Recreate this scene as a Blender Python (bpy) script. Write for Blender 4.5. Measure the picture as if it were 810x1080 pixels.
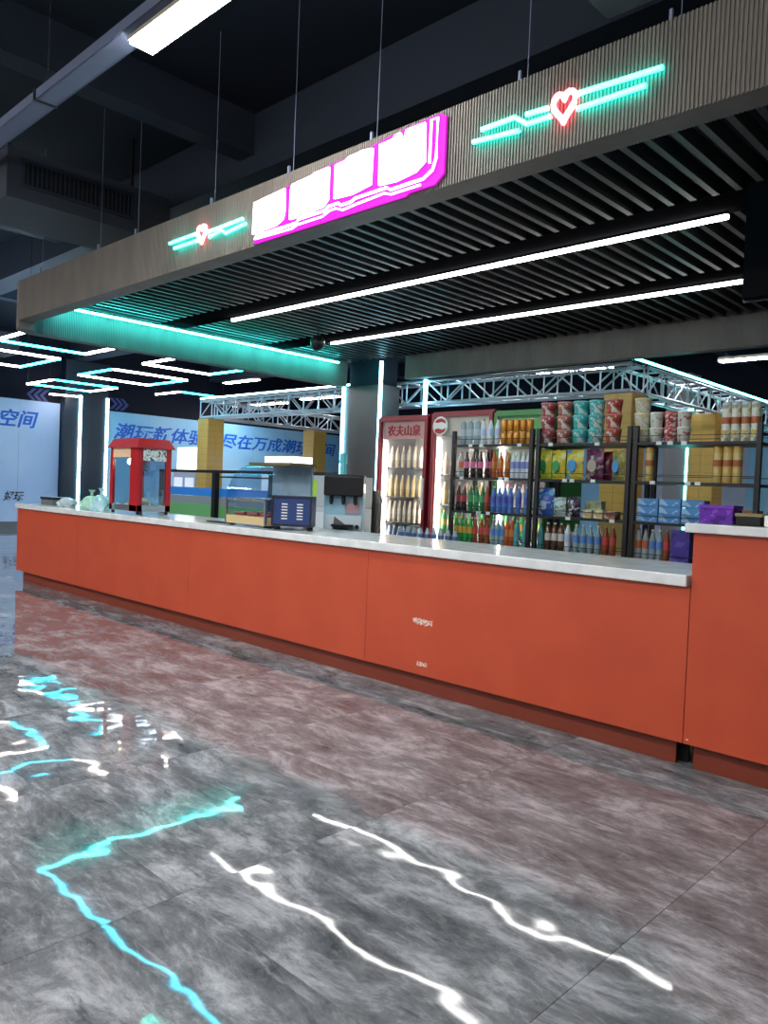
import bpy, bmesh, math, random
from mathutils import Vector, Matrix
random.seed(7)
for o in list(bpy.data.objects): bpy.data.objects.remove(o)
SC = bpy.context.scene
COL = SC.collection

# ------------------------------------------------------------------ camera
YAW, PITCH, ROLL, FPX = 0.76522469, -0.0284671561, 0.0414974957, 814.511169
CAM = Vector((10.218, -3.877, 1.35))
FW = Vector((-math.sin(YAW)*math.cos(PITCH), math.cos(YAW)*math.cos(PITCH), math.sin(PITCH)))
_r0 = Vector((math.cos(YAW), math.sin(YAW), 0)); _u0 = _r0.cross(FW)
RT = math.cos(ROLL)*_r0 + math.sin(ROLL)*_u0
UP = -math.sin(ROLL)*_r0 + math.cos(ROLL)*_u0
cd = bpy.data.cameras.new('camera'); cam = bpy.data.objects.new('camera', cd); COL.objects.link(cam)
cd.sensor_fit = 'HORIZONTAL'; cd.sensor_width = 36; cd.lens = 36*FPX/810; cd.clip_start = .05; cd.clip_end = 100
m3 = Matrix((RT, UP, -FW)).transposed()
cam.matrix_world = Matrix.Translation(CAM) @ m3.to_4x4()
SC.camera = cam
def _at(x, y, ax, v):           # the point on the plane axis=v that the photo pixel x,y looks at
    d = FW + RT*((x-405)/FPX) - UP*((y-540)/FPX)
    return CAM + d*((v-CAM[ax])/d[ax])
def PX(x, y, v): return _at(x, y, 0, v)
def PY(x, y, v): return _at(x, y, 1, v)
def PZ(x, y, v): return _at(x, y, 2, v)

# ------------------------------------------------------------------ world, view
w = bpy.data.worlds.new('world'); SC.world = w; w.use_nodes = True
w.node_tree.nodes['Background'].inputs[0].default_value = (.03, .04, .06, 1)
w.node_tree.nodes['Background'].inputs[1].default_value = .5
SC.view_settings.view_transform = 'Standard'; SC.view_settings.look = 'None'
SC.view_settings.exposure = 0.0; SC.view_settings.gamma = 1; SC.view_settings.use_curve_mapping = False
SC.cycles.max_bounces = 6; SC.cycles.diffuse_bounces = 3; SC.cycles.glossy_bounces = 4
SC.cycles.transparent_max_bounces = 12; SC.cycles.sample_clamp_indirect = 6
SC.cycles.caustics_reflective = False; SC.cycles.caustics_refractive = False
L_ROOM, L_CANOPY, L_CYAN, L_GRID, L_BACK = 108, 20, 72, 40, 48     # radiance of the lamps, added rear hall ones included

# ------------------------------------------------------------------ materials
MATS = {}
def mat(name, c, rough=.5, metal=0, emit=None, es=0, spec=.5, coat=0):
    if name in MATS: return MATS[name]
    m = bpy.data.materials.new(name); m.use_nodes = True
    b = m.node_tree.nodes['Principled BSDF']
    b.inputs['Base Color'].default_value = (*c, 1); b.inputs['Roughness'].default_value = rough
    b.inputs['Metallic'].default_value = metal; b.inputs['Specular IOR Level'].default_value = spec
    b.inputs['Coat Weight'].default_value = coat
    if emit: b.inputs['Emission Color'].default_value = (*emit, 1); b.inputs['Emission Strength'].default_value = es
    MATS[name] = m; return m
def nd(m, t, **kw):
    n = m.node_tree.nodes.new(t)
    for k, v in kw.items():
        if k in n.inputs: n.inputs[k].default_value = v
        else: setattr(n, k, v)
    return n
def lk(m, a, ao, b, bi): m.node_tree.links.new(a.outputs[ao], b.inputs[bi])
def noisy(name, c1, c2, scale=6, rough=.5, detail=4, stretch=(1, 1, 1), bump=0, metal=0, c3=None, spec=.5):
    """two or three colours mixed by noise in object space"""
    if name in MATS: return MATS[name]
    m = mat(name, c1, rough, metal, spec=spec); b = m.node_tree.nodes['Principled BSDF']
    tc = nd(m, 'ShaderNodeTexCoord'); mp = nd(m, 'ShaderNodeMapping'); mp.inputs['Scale'].default_value = stretch
    lk(m, tc, 'Object', mp, 'Vector')
    nz = nd(m, 'ShaderNodeTexNoise', Scale=scale, Detail=detail); lk(m, mp, 0, nz, 'Vector')
    cr = nd(m, 'ShaderNodeValToRGB'); lk(m, nz, 'Fac', cr, 'Fac')
    e = cr.color_ramp.elements; e[0].position = .38; e[1].position = .62
    e[0].color = (*c1, 1); e[1].color = (*c2, 1)
    if c3:
        k = cr.color_ramp.elements.new(.52); k.color = (*c3, 1)
    lk(m, cr, 'Color', b, 'Base Color')
    if bump:
        bp = nd(m, 'ShaderNodeBump', Strength=1, Distance=bump); lk(m, nz, 'Fac', bp, 'Height'); lk(m, bp, 0, b, 'Normal')
    return m
def printed(name, c1, c2, c3, scale=14, rough=.35):
    """packaging print: hard patches of three colours"""
    if name in MATS: return MATS[name]
    m = mat(name, c1, rough); b = m.node_tree.nodes['Principled BSDF']
    tc = nd(m, 'ShaderNodeTexCoord')
    nz = nd(m, 'ShaderNodeTexNoise', Scale=scale, Detail=2); lk(m, tc, 'Object', nz, 'Vector')
    cr = nd(m, 'ShaderNodeValToRGB'); cr.color_ramp.interpolation = 'CONSTANT'
    e = cr.color_ramp.elements; e[0].color = (*c2, 1); e[0].position = 0; e[1].color = (*c1, 1); e[1].position = .42
    k = e.new(.58); k.color = (*c3, 1)
    lk(m, nz, 'Fac', cr, 'Fac'); lk(m, cr, 'Color', b, 'Base Color'); return m
def emis(name, c, s): return mat(name, (.8, .8, .8), .5, 0, c, s)
def glass(name, tint=(1, 1, 1), refl=.07):
    if name in MATS: return MATS[name]
    m = bpy.data.materials.new(name); m.use_nodes = True; t = m.node_tree
    t.nodes.remove(t.nodes['Principled BSDF'])
    tr = nd(m, 'ShaderNodeBsdfTransparent'); tr.inputs[0].default_value = (*tint, 1)
    gl = nd(m, 'ShaderNodeBsdfGlossy', Roughness=.03); mx = nd(m, 'ShaderNodeMixShader')
    fr = nd(m, 'ShaderNodeLayerWeight', Blend=.25); ad = nd(m, 'ShaderNodeMath'); ad.operation = 'MULTIPLY_ADD'
    ad.inputs[1].default_value = .35; ad.inputs[2].default_value = refl
    lk(m, fr, 'Fresnel', ad, 0); lk(m, ad, 0, mx, 0); lk(m, tr, 0, mx, 1); lk(m, gl, 0, mx, 2)
    lk(m, mx, 0, t.nodes['Material Output'], 'Surface'); MATS[name] = m; return m

def floor_mat():
    m = mat('dark_marble_tile', (.15, .15, .16), .035, 0, spec=.42); b = m.node_tree.nodes['Principled BSDF']
    tc = nd(m, 'ShaderNodeTexCoord'); oi = nd(m, 'ShaderNodeObjectInfo')
    off = nd(m, 'ShaderNodeVectorMath'); off.operation = 'SCALE'; off.inputs[0].default_value = (37, 61, 23)
    lk(m, oi, 'Random', off, 'Scale')
    add = nd(m, 'ShaderNodeVectorMath'); add.operation = 'ADD'; lk(m, tc, 'Object', add, 0); lk(m, off, 0, add, 1)
    mp = nd(m, 'ShaderNodeMapping'); mp.inputs['Rotation'].default_value = (0, 0, math.radians(20)); mp.inputs['Scale'].default_value = (1.2, 2.3, 1)
    lk(m, add, 0, mp, 'Vector')
    n1 = nd(m, 'ShaderNodeTexNoise', Scale=1.9, Detail=11, Roughness=.76, Distortion=.35); lk(m, mp, 0, n1, 'Vector')
    n2 = nd(m, 'ShaderNodeTexNoise', Scale=.8, Detail=5, Distortion=2.0); lk(m, mp, 0, n2, 'Vector')
    cr = nd(m, 'ShaderNodeValToRGB'); lk(m, n1, 'Fac', cr, 'Fac'); e = cr.color_ramp.elements
    e[0].position = .33; e[0].color = (.050, .058, .070, 1); e[1].position = .69; e[1].color = (.48, .50, .56, 1)
    k = e.new(.5); k.color = (.165, .175, .195, 1)
    # thin bright veins
    v = nd(m, 'ShaderNodeMath'); v.operation = 'SUBTRACT'; v.inputs[1].default_value = .5; lk(m, n2, 'Fac', v, 0)
    va = nd(m, 'ShaderNodeMath'); va.operation = 'ABSOLUTE'; lk(m, v, 0, va, 0)
    vr = nd(m, 'ShaderNodeMapRange'); vr.inputs['From Min'].default_value = 0; vr.inputs['From Max'].default_value = .012
    vr.inputs['To Min'].default_value = .16; vr.inputs['To Max'].default_value = 0; lk(m, va, 0, vr, 'Value')
    mx = nd(m, 'ShaderNodeMixRGB'); mx.inputs[2].default_value = (.36, .36, .38, 1); lk(m, vr, 0, mx, 0); lk(m, cr, 'Color', mx, 1)
    # pale flecks drawn out along the grain
    mp2 = nd(m, 'ShaderNodeMapping'); mp2.inputs['Rotation'].default_value = (0, 0, math.radians(24)); mp2.inputs['Scale'].default_value = (1.0, 4.2, 1); lk(m, add, 0, mp2, 'Vector')
    n4 = nd(m, 'ShaderNodeTexNoise', Scale=4.5, Detail=7, Roughness=.66, Distortion=.5); lk(m, mp2, 0, n4, 'Vector')
    fr = nd(m, 'ShaderNodeMapRange'); fr.inputs['From Min'].default_value = .56; fr.inputs['From Max'].default_value = .70; fr.inputs['To Max'].default_value = .5; lk(m, n4, 'Fac', fr, 'Value')
    mx2 = nd(m, 'ShaderNodeMixRGB'); mx2.inputs[2].default_value = (.46, .48, .53, 1); lk(m, fr, 0, mx2, 0); lk(m, mx, 0, mx2, 1)
    dr_ = nd(m, 'ShaderNodeMapRange'); dr_.inputs['From Min'].default_value = .44; dr_.inputs['From Max'].default_value = .32; dr_.inputs['To Max'].default_value = .6; lk(m, n4, 'Fac', dr_, 'Value')
    mx3 = nd(m, 'ShaderNodeMixRGB'); mx3.inputs[2].default_value = (.05, .055, .065, 1); lk(m, dr_, 0, mx3, 0); lk(m, mx2, 0, mx3, 1)
    lk(m, mx3, 0, b, 'Base Color')
    n3 = nd(m, 'ShaderNodeTexNoise', Scale=3.2, Detail=1.5, Roughness=.45); lk(m, add, 0, n3, 'Vector')
    bp = nd(m, 'ShaderNodeBump', Strength=1, Distance=.0032); lk(m, n3, 'Fac', bp, 'Height'); lk(m, bp, 0, b, 'Normal')
    return m

WARM = (1, .93, .84); WHITE = (1, .98, .95); CYAN = (.18, .92, 1); COOL = (.62, .92, 1)
M_tile = floor_mat()
M_grout = mat('grout', (.24, .24, .25), .8)
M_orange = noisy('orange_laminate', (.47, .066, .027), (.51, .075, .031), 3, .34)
M_kick = mat('shaded_orange_kickboard', (.21, .036, .017), .45)  # shadow of the toe recess is put into this darker orange
M_stone = noisy('white_stone', (.62, .66, .70), (.74, .77, .80), 8, .12)
M_rib = noisy('ribbed_taupe_board', (.125, .115, .105), (.155, .143, .13), 5, .55, stretch=(1, 1, .3))
M_slat = mat('black_slat', (.03, .028, .029), .45)
M_black = mat('black_paint', (.012, .012, .014), .5, spec=.25)
M_blackm = mat('black_metal', (.02, .02, .024), .35, .3)
M_dark = mat('dark_ceiling', (.012, .018, .030), .9, spec=.2)
M_beam = mat('ceiling_beam', (.030, .040, .062), .8, spec=.2)
M_tray = mat('galvanised_tray', (.17, .21, .33), .6, 0)
M_white = mat('white_enamel', (.75, .77, .8), .3)
M_wplas = mat('white_plastic', (.8, .8, .8), .4)
M_chrome = mat('brushed_steel', (.55, .57, .6), .25, .9)
M_truss = mat('truss_aluminium', (.62, .66, .74), .38, .6)
M_red = mat('red_enamel', (.42, .012, .02), .3)
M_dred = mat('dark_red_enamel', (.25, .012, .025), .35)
M_glass = glass('clear_glass'); M_blueglass = glass('bluish_glass', (.86, .94, 1), .1)
M_eW = emis('white_led', WHITE, L_CANOPY); M_eRoom = emis('room_luminaire', (1, .96, .9), L_ROOM)
M_eC = emis('cyan_led', CYAN, L_CYAN); M_eGridW = emis('warm_grid_led', (1, .86, .82), L_GRID); M_eGridC = emis('cool_grid_led', (.009, .62, .9), L_GRID)
M_eBack = emis('hall_luminaire', (.95, .97, 1), L_BACK)
M_eTeal = emis('teal_neon', (.02, 1, .78), 12); M_ePink = emis('pink_neon', (1, .07, .10), 11)
M_eMag = mat('magenta_acrylic', (.35, .0, .28), .6, 0, (.84, .02, .72), .68, spec=.1); M_eLet = emis('white_lit_letter', (1, .95, 1), 2.6)
M_eScreen = emis('white_lightbox', (1, 1, 1), 2.2)
M_eFr = emis('fridge_led', (1, .93, .82), 45)

# ------------------------------------------------------------------ mesh building
class MB:
    def __init__(s): s.v = []; s.f = []
    def add(s, vs, fs):
        n = len(s.v); s.v += [tuple(p) for p in vs]; s.f += [tuple(i+n for i in f) for f in fs]; return s
    def box(s, x0, x1, y0, y1, z0, z1):
        return s.add([(x0,y0,z0),(x1,y0,z0),(x1,y1,z0),(x0,y1,z0),(x0,y0,z1),(x1,y0,z1),(x1,y1,z1),(x0,y1,z1)],
                     [(0,3,2,1),(4,5,6,7),(0,1,5,4),(1,2,6,5),(2,3,7,6),(3,0,4,7)])
    def bar(s, a, b, wd, ht=None):
        ht = ht or wd; a = Vector(a); b = Vector(b); d = (b-a).normalized()
        u = d.cross(Vector((0,0,1)));
        if u.length < 1e-4: u = Vector((1,0,0))
        u.normalize(); v = u.cross(d).normalized()
        q = []
        for p in (a, b):
            for i, j in ((-1,-1),(1,-1),(1,1),(-1,1)): q.append(p+u*(i*wd/2)+v*(j*ht/2))
        return s.add(q, [(0,1,2,3),(7,6,5,4),(0,4,5,1),(1,5,6,2),(2,6,7,3),(3,7,4,0)])
    def tube(s, pts, r, n=8, closed=False, caps=True):
        pts = [Vector(p) for p in pts]; N = len(pts); base = len(s.v)
        for i, p in enumerate(pts):
            a = pts[i-1] if (i or closed) else pts[0]; b = pts[(i+1) % N] if (i < N-1 or closed) else pts[-1]
            d = (b-a).normalized(); u = d.cross(Vector((0,0,1)))
            if u.length < 1e-3: u = d.cross(Vector((0,1,0)))
            u.normalize(); v = d.cross(u).normalized()
            for k in range(n):
                t = 2*math.pi*k/n; s.v.append(tuple(p+u*(math.cos(t)*r)+v*(math.sin(t)*r)))
        for i in range(N if closed else N-1):
            for k in range(n):
                a0 = base+i*n; b0 = base+((i+1) % N)*n
                s.f.append((a0+k, a0+(k+1)%n, b0+(k+1)%n, b0+k))
        if caps and not closed:
            s.f.append(tuple(base+k for k in reversed(range(n)))); s.f.append(tuple(base+(N-1)*n+k for k in range(n)))
        return s
    def lathe(s, prof, n=12, c=(0,0,0), capb=True, capt=True):
        base = len(s.v)
        for r, z in prof:
            for k in range(n):
                t = 2*math.pi*k/n; s.v.append((c[0]+r*math.cos(t), c[1]+r*math.sin(t), c[2]+z))
        for i in range(len(prof)-1):
            for k in range(n):
                a0 = base+i*n; b0 = a0+n; s.f.append((a0+k, a0+(k+1)%n, b0+(k+1)%n, b0+k))
        if capb: s.f.append(tuple(base+k for k in reversed(range(n))))
        if capt: s.f.append(tuple(base+(len(prof)-1)*n+k for k in range(n)))
        return s
    def prism(s, poly, fn, d0, d1):
        """poly of 2-D points, fn(u, v, d) -> 3-D, extruded from d0 to d1"""
        n = len(poly); b = len(s.v)
        for d in (d0, d1):
            for u, v in poly: s.v.append(tuple(fn(u, v, d)))
        s.f.append(tuple(b+i for i in range(n))); s.f.append(tuple(b+n+i for i in reversed(range(n))))
        for i in range(n): s.f.append((b+i, b+n+i, b+n+(i+1)%n, b+(i+1)%n))
        return s
    def mesh(s, name, m, smooth=False, bev=0, fix=True):
        me = bpy.data.meshes.new(name); me.from_pydata(s.v, [], s.f)
        if fix or bev:
            bm = bmesh.new(); bm.from_mesh(me)
            if bev: bmesh.ops.bevel(bm, geom=list(bm.edges), offset=bev, segments=2, affect='EDGES', profile=.5)
            bmesh.ops.recalc_face_normals(bm, faces=bm.faces); bm.to_mesh(me); bm.free()
        if m: me.materials.append(m)
        if smooth:
            for p in me.polygons: p.use_smooth = True
            me.set_sharp_from_angle(angle=math.radians(40))
        return me
def link(name, me, parent=None, loc=None, rz=None):
    o = bpy.data.objects.new(name, me); COL.objects.link(o)
    if parent: o.parent = parent
    if loc is not None: o.location = loc
    if rz: o.rotation_euler = (0, 0, rz)
    return o
def mk(name, mb, m, parent=None, loc=None, smooth=False, bev=0): return link(name, mb.mesh(name, m, smooth, bev), parent, loc)
def tag(o, label, cat, group=None):
    o['label'] = label; o['category'] = cat
    if group: o['group'] = group
    return o
def thing(name, label, cat, loc=(0,0,0), group=None, rz=0):
    o = bpy.data.objects.new(name, None); COL.objects.link(o); o.location = loc; o.rotation_euler = (0,0,rz); o.empty_display_size = .1
    return tag(o, label, cat, group)
def struct(name, me, parent=None):
    o = link(name, me, parent)
    if not parent: o['kind'] = 'structure'
    return o
def copy_tree(o, parent=None):
    c = o.copy(); COL.objects.link(c); c.parent = parent
    for ch in o.children: copy_tree(ch, c)
    return c
ORD = ['first','second','third','fourth','fifth','sixth','seventh','eighth','ninth','tenth','eleventh','twelfth','thirteenth','fourteenth','fifteenth','sixteenth']
def text_mesh(s, size, m, ext=.01, shear=0, bold=0, name='lettering'):
    cu = bpy.data.curves.new(name, 'FONT'); cu.body = s; cu.size = size; cu.extrude = ext; cu.shear = shear; cu.offset = bold; cu.resolution_u = 3
    cu.align_x = 'LEFT'; cu.align_y = 'BOTTOM_BASELINE'
    t = bpy.data.objects.new('tmp', cu); COL.objects.link(t)
    dg = bpy.context.evaluated_depsgraph_get(); me = bpy.data.meshes.new_from_object(t.evaluated_get(dg))
    bpy.data.objects.remove(t); bpy.data.curves.remove(cu); me.name = name
    me.materials.clear(); me.materials.append(m); return me
def text_fit(s, m, right, up, nrm, org, width, height, parent, name='lettering', ext=.006, shear=0, bold=0):
    """lettering scaled to width x height, org at its lower left, on the plane right/up/normal"""
    me = text_mesh(s, 1, m, ext, shear, bold, name)
    xs = [v.co.x for v in me.vertices]; ys = [v.co.y for v in me.vertices]
    x0, x1, y0, y1 = min(xs), max(xs), min(ys), max(ys); R, U, N = Vector(right), Vector(up), Vector(nrm)
    for v in me.vertices:
        v.co = Vector(org) + R*((v.co.x-x0)/(x1-x0)*width) + U*((v.co.y-y0)/(y1-y0)*height) + N*(v.co.z+ext)
    return link(name, me, parent)

# ================================================================== setting
X0, X1, Y0, Y1, ZC = -10.0, 14.0, -9.0, 15.6, 5.0
floor = struct('floor', MB().box(X0-.2, X1+.2, Y0-.2, Y1+.2, -.12, -.006).mesh('floor', M_grout))
TS = 1.13; tl = TS-.002
mb = MB().box(-tl/2, tl/2, -tl/2, tl/2, -.006, 0); tile_me = mb.mesh('tile', M_tile)
tiles = []
for i in range(-18, 6):
    for j in range(-6, 17):
        cx, cy = 8.05+(i+.5)*TS, -2.5+(j+.5)*TS
        if cx < X0+.0 or cx > X1 or cy < Y0 or cy > Y1: continue
        tiles.append((( cx-CAM.x)**2+(cy-CAM.y)**2, cx, cy))
def seen(cx, cy):
    for dx in (-.57, 0, .57):
        for dy in (-.57, 0, .57):
            d = Vector((cx+dx, cy+dy, 0))-CAM; z = d.dot(FW)
            if z > .3 and -60 < 405+FPX*d.dot(RT)/z < 870: return True
    return False
tiles.sort(); near = [t for t in tiles if seen(t[1], t[2])][:299]; nearset = {(t[1], t[2]) for t in near}
rest = MB()
for _, cx, cy in tiles:
    if (cx, cy) in nearset: link('tile', tile_me, floor, (cx, cy, 0))
    else: rest.box(cx-tl/2, cx+tl/2, cy-tl/2, cy+tl/2, -.006, 0)
o = link('tile', rest.mesh('tiles_beyond', M_tile), floor); o['kind'] = 'stuff'

M_wall = mat('dark_navy_wall', (.006, .008, .02), .7, spec=.2)
wl = struct('wall_left', MB().box(X0-.15, X0, Y0, Y1, 0, ZC).mesh('wall_left', M_wall))
wb = struct('wall_back', MB().box(X0, X1, Y1, Y1+.15, 0, ZC).mesh('wall_back', M_wall))
struct('wall_right', MB().box(X1, X1+.15, Y0, Y1, 0, ZC).mesh('wall_right', mat('grey_wall', (.35, .36, .38), .8)))
struct('wall_front', MB().box(X0, X1, Y0-.15, Y0, 0, ZC).mesh('wall_front', mat('grey_wall', (.35, .36, .38), .8)))
struct('ceiling', MB().box(X0-.15, X1+.15, Y0-.15, Y1+.15, ZC, ZC+.15).mesh('ceiling', M_dark))
struct('baseboard_left', MB().box(X0, X0+.03, Y0, Y1, 0, .17).mesh('baseboard_left', mat('grey_skirting', (.16, .18, .2), .5)))
n = 0
for x in (3.72, -.6, -5):
    n += 1; struct('trim_%d' % n, MB().box(x-.12, x+.12, Y0, Y1, 4.6, ZC).mesh('ceiling_beam', M_beam))
for y in (.9, 5.2, 9.5, -5.5):
    n += 1; struct('trim_%d' % n, MB().box(X0, X1, y-.2, y+.2, 4.42, ZC).mesh('ceiling_beam', M_beam))

# ------------------------------------------------------------------ wall banners on the left wall
M_ban1 = noisy('pale_blue_banner', (.42, .60, .92), (.52, .68, .95), .5, .45)
M_ban2 = noisy('sky_blue_banner', (.24, .58, .90), (.40, .68, .92), .4, .45)
M_ink = mat('royal_blue_ink', (.008, .13, .66), .5); M_ink2 = mat('black_ink', (.015, .02, .05), .5); M_chev = mat('dim_blue_ink', (.02, .05, .25), .5)
XW = X0+.03
def banner(label, y0, y1, z0, z1, m):
    t = thing('wall_banner', label, 'banner', (0, 0, 0))
    ys = [y0]
    while ys[-1]+1.22 < y1: ys.append(ys[-1]+1.22)
    ys.append(y1)
    for a, b in zip(ys, ys[1:]): mk('panel', MB().box(XW-.03, XW, a+.002, b-.002, z0, z1), m, t)
    return t
bt = banner('pale blue wall banner with blue and black lettering left of the dark column', 0.1, 4.78, .17, 3.25, M_ban1)
RU = ((0,1,0), (0,0,1), (1,0,0))
text_fit('潮玩空间', M_ink, *RU, (XW, 2.28, 2.54), 1.95, .45, bt, shear=.25, bold=.022)
text_fit('好玩', M_ink2, *RU, (XW, 3.42, .69), .50, .25, bt, shear=.3, bold=.015)
bt = banner('sky blue wall banner with large blue lettering behind the popcorn machine', 6.1, 15.4, .17, 3.2, M_ban2)
text_fit('潮玩新体验', M_ink, *RU, (XW, 6.27, 2.45), 2.95, .46, bt, shear=.25, bold=.017)
text_fit('尽在万成潮玩空间', M_ink, *RU, (XW, 9.76, 2.44), 4.78, .46, bt, shear=.2, bold=.017)
def chevrons(label, y, sgn):
    t = thing('chevron_sign', label, 'sign', (0, 0, 0))
    for k in range(3):
        a = y+sgn*k*.16; p = [(0,0),(sgn*.16,.16),(0,.32),(sgn*.09,.32),(sgn*.25,.16),(sgn*.09,0)]
        mk('chevron', MB().prism([(a+u, 3.25+v) for u, v in p], lambda u, v, d: (d, u, v), X0, X0+.02), M_chev, t)
chevrons('three dim blue chevrons pointing left above the pale banner', 4.5, -1)
chevrons('three dim blue chevrons pointing right above the sky blue banner', 6.13, 1)
# dark column between the banners with two light strips
t = thing('wall_column', 'dark wall column between the two wall banners', 'column', (0, 0, 0))
mk('column_body', MB().box(X0, X0+.28, 4.8, 5.98, 0, 4.4), mat('dark_blue_panel', (.012, .022, .04), .4), t)
for y, s in ((5.2, 'left'), (6.0, 'right')):
    o = mk('light_strip', MB().box(X0+.285, X0+.325, y-.03, y+.03, .1, 3.5) if s == 'left' else MB().box(X0+.285, X0+.325, y-.09, y-.03, .1, 3.5), emis('pale_cyan_strip', (.55, .95, 1), 12))
    tag(o, 'vertical pale cyan light strip on the %s edge of the dark wall column' % s, 'light strip')

# ------------------------------------------------------------------ bar counter
SEAM = [0, 1.72, 4.04, 6.36, 8.655]
ct = thing('bar_counter', 'long orange bar counter with white stone top', 'counter', (0, 0, 0))
for a, b in zip(SEAM, SEAM[1:]): mk('front_panel', MB().box(a+.0015, b-.0015, 0, .018, .132, .925), M_orange, ct)
mk('side_panel', MB().box(0, .018, .02, .72, .132, .925), M_orange, ct)
mk('carcass', MB().box(.03, 8.64, .11, .70, .13, .924), M_black, ct)
mk('added_gap_board', MB().box(.1, 8.64, .12, .14, 0, .129), M_black, ct)  # added black board, keeps the bright rear from showing through the kick gap
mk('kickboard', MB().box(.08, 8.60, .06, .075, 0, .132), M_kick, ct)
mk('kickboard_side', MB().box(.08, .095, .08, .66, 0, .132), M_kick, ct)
o = mk('worktop', MB().box(-.02, 8.645, -.03, .76, .926, .985), M_stone, bev=.006); tag(o, 'long white stone worktop on the orange bar counter', 'worktop')
rc = thing('raised_counter', 'taller orange counter section at the right end', 'counter', (0, 0, 0))
mk('front_panel', MB().box(8.658, 10.9, 0, .018, .132, 1.20), M_orange, rc)
mk('side_panel', MB().box(8.658, 8.676, .02, .72, .132, 1.20), M_orange, rc)
mk('carcass', MB().box(8.70, 10.88, .11, .70, .13, 1.199), M_black, rc)
mk('added_gap_board', MB().box(8.66, 10.88, .12, .14, 0, .129), M_black, rc)  # added like the one under the long counter, to keep the gap dark
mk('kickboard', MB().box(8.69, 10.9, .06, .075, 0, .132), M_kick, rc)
mk('screw_cap', MB().lathe([(.006, 0), (.005, .003)], 10), M_wplas, rc, (8.68, -.003, .155))
o = mk('worktop', MB().box(8.62, 10.92, -.03, .76, 1.201, 1.247), M_stone, bev=.006); tag(o, 'white stone worktop on the taller right counter section', 'worktop')
# torn tape left on the front
M_tape = noisy('torn_tape', (.75, .72, .7), (.55, .2, .14), 60, .4)
def tape(label, cx, cz, w_, h_):
    p = [(cx+(i/12-.5)*w_, cz+h_*(.5+random.uniform(-.25, .15))) for i in range(13)]+[(cx+(.5-i/12)*w_, cz-h_*(.4+random.uniform(-.2, .2))) for i in range(13)]
    o = mk('tape_scrap', MB().prism(p, lambda u, v, d: (u, d, v), -.0015, 0), M_tape); tag(o, label, 'tape')
tape('larger torn white tape scrap on the orange counter front', 6.89, .487, .17, .045)
tape('smaller torn white tape scrap low on the orange counter front', 6.90, .205, .09, .03)

# ------------------------------------------------------------------ canopy over the bar
cn = thing('canopy', 'taupe ribbed canopy with black slat soffit hung over the bar', 'canopy', (0, 0, 3.04))
ZB, ZT, ZR, TH = 3.13, 3.578, 3.04, .16
def ribbed(path, zb, zt, th, rib=.007, both=True):
    """path: list of (point, outward normal); ribs alternate every point pair"""
    m = MB(); n = len(path)
    for i, (p, nn) in enumerate(path):
        k = rib if (i//2) % 2 == 0 else 0
        po = (p[0]+nn[0]*k, p[1]+nn[1]*k); pi = (p[0]-nn[0]*(th+(k if both else 0)), p[1]-nn[1]*(th+(k if both else 0)))
        m.v += [(po[0], po[1], zb), (po[0], po[1], zt), (pi[0], pi[1], zt), (pi[0], pi[1], zb)]
    for i in range(n-1):
        a = 4*i; b = a+4
        for k in range(4): m.f.append((a+k, a+(k+1)%4, b+(k+1)%4, b+k))
    m.f.append((0, 1, 2, 3)); m.f.append((4*n-4, 4*n-1, 4*n-2, 4*n-3)); return m
def steps(a, b, nrm, pitch=.02):
    L = math.dist(a, b); k = int(L/pitch); out = []
    for i in range(k):
        for u in (0, .48, .5, .98):
            t = (i+u)/k; out.append(((a[0]+(b[0]-a[0])*t, a[1]+(b[1]-a[1])*t), nrm))
    return out
XL, RC = .593, .35
fr = ribbed(steps((11.2, -.4), (XL+RC, -.4), (0, -1)), ZB, ZT, TH)
mk('front_fascia', fr, M_rib, cn, (0, 0, -3.04))
arc = []
na = 60
for i in range(na*2+1):
    t = i/(na*2)*math.pi/2; nn = (-math.sin(t), -math.cos(t)); arc.append(((XL+RC+nn[0]*RC, -.4+RC+nn[1]*RC), nn))
side = arc+steps((XL, -.4+RC+.001), (XL, 4.95), (-1, 0))
mk('side_fascia', ribbed(side, ZR, ZT, TH), M_rib, cn, (0, 0, -3.04))
mk('back_fascia', ribbed(steps((11.2, 5.04), (1.98, 5.04), (0, -1)), 3.1, 3.62, .14), M_rib, cn, (0, 0, -3.04))
SP = .155
slat_bits = [(-.235, 1.47), (1.86, 3.2), (3.62, 5.0)]
smes = [MB().box(-.022, .022, a, b, 3.45, 3.55).mesh('slat', M_slat) for a, b in slat_bits]
k = 0; x = 8.25-SP*48
while x < 11.1:
    for me in smes: link('slat', me, cn, (x, 0, -3.04))
    x += SP
for a, b in ((1.47, 1.86), (3.2, 3.62)): mk('light_trough', MB().box(.76, 11.1, a, b, 3.452, 3.56), mat('matt_black', (.006, .006, .007), 1, spec=0), cn, (0, 0, -3.04))
mk('soffit_backing', MB().box(.76, 11.15, -.23, 5.03, 3.60, 3.62), M_black, cn, (0, 0, -3.04))
hang = MB().bar((0, 0, ZT), (0, 0, ZC), .0035).mesh('hanger_wire', M_tray)
for x in (1.35, 2.75, 3.5, 4.75, 5.75, 6.6, 7.75, 8.6): link('hanger_wire', hang, cn, (x, -.32, -3.04))
clip = MB().bar((0, 0, ZT), (0, 0, ZT+.10), .016).mesh('hanger_clip', M_tray)
for x in (1.35, 2.75, 3.5, 4.75, 5.75, 6.6, 7.75, 8.6): link('hanger_clip', clip, cn, (x-.05, -.32, -3.04))

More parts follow.
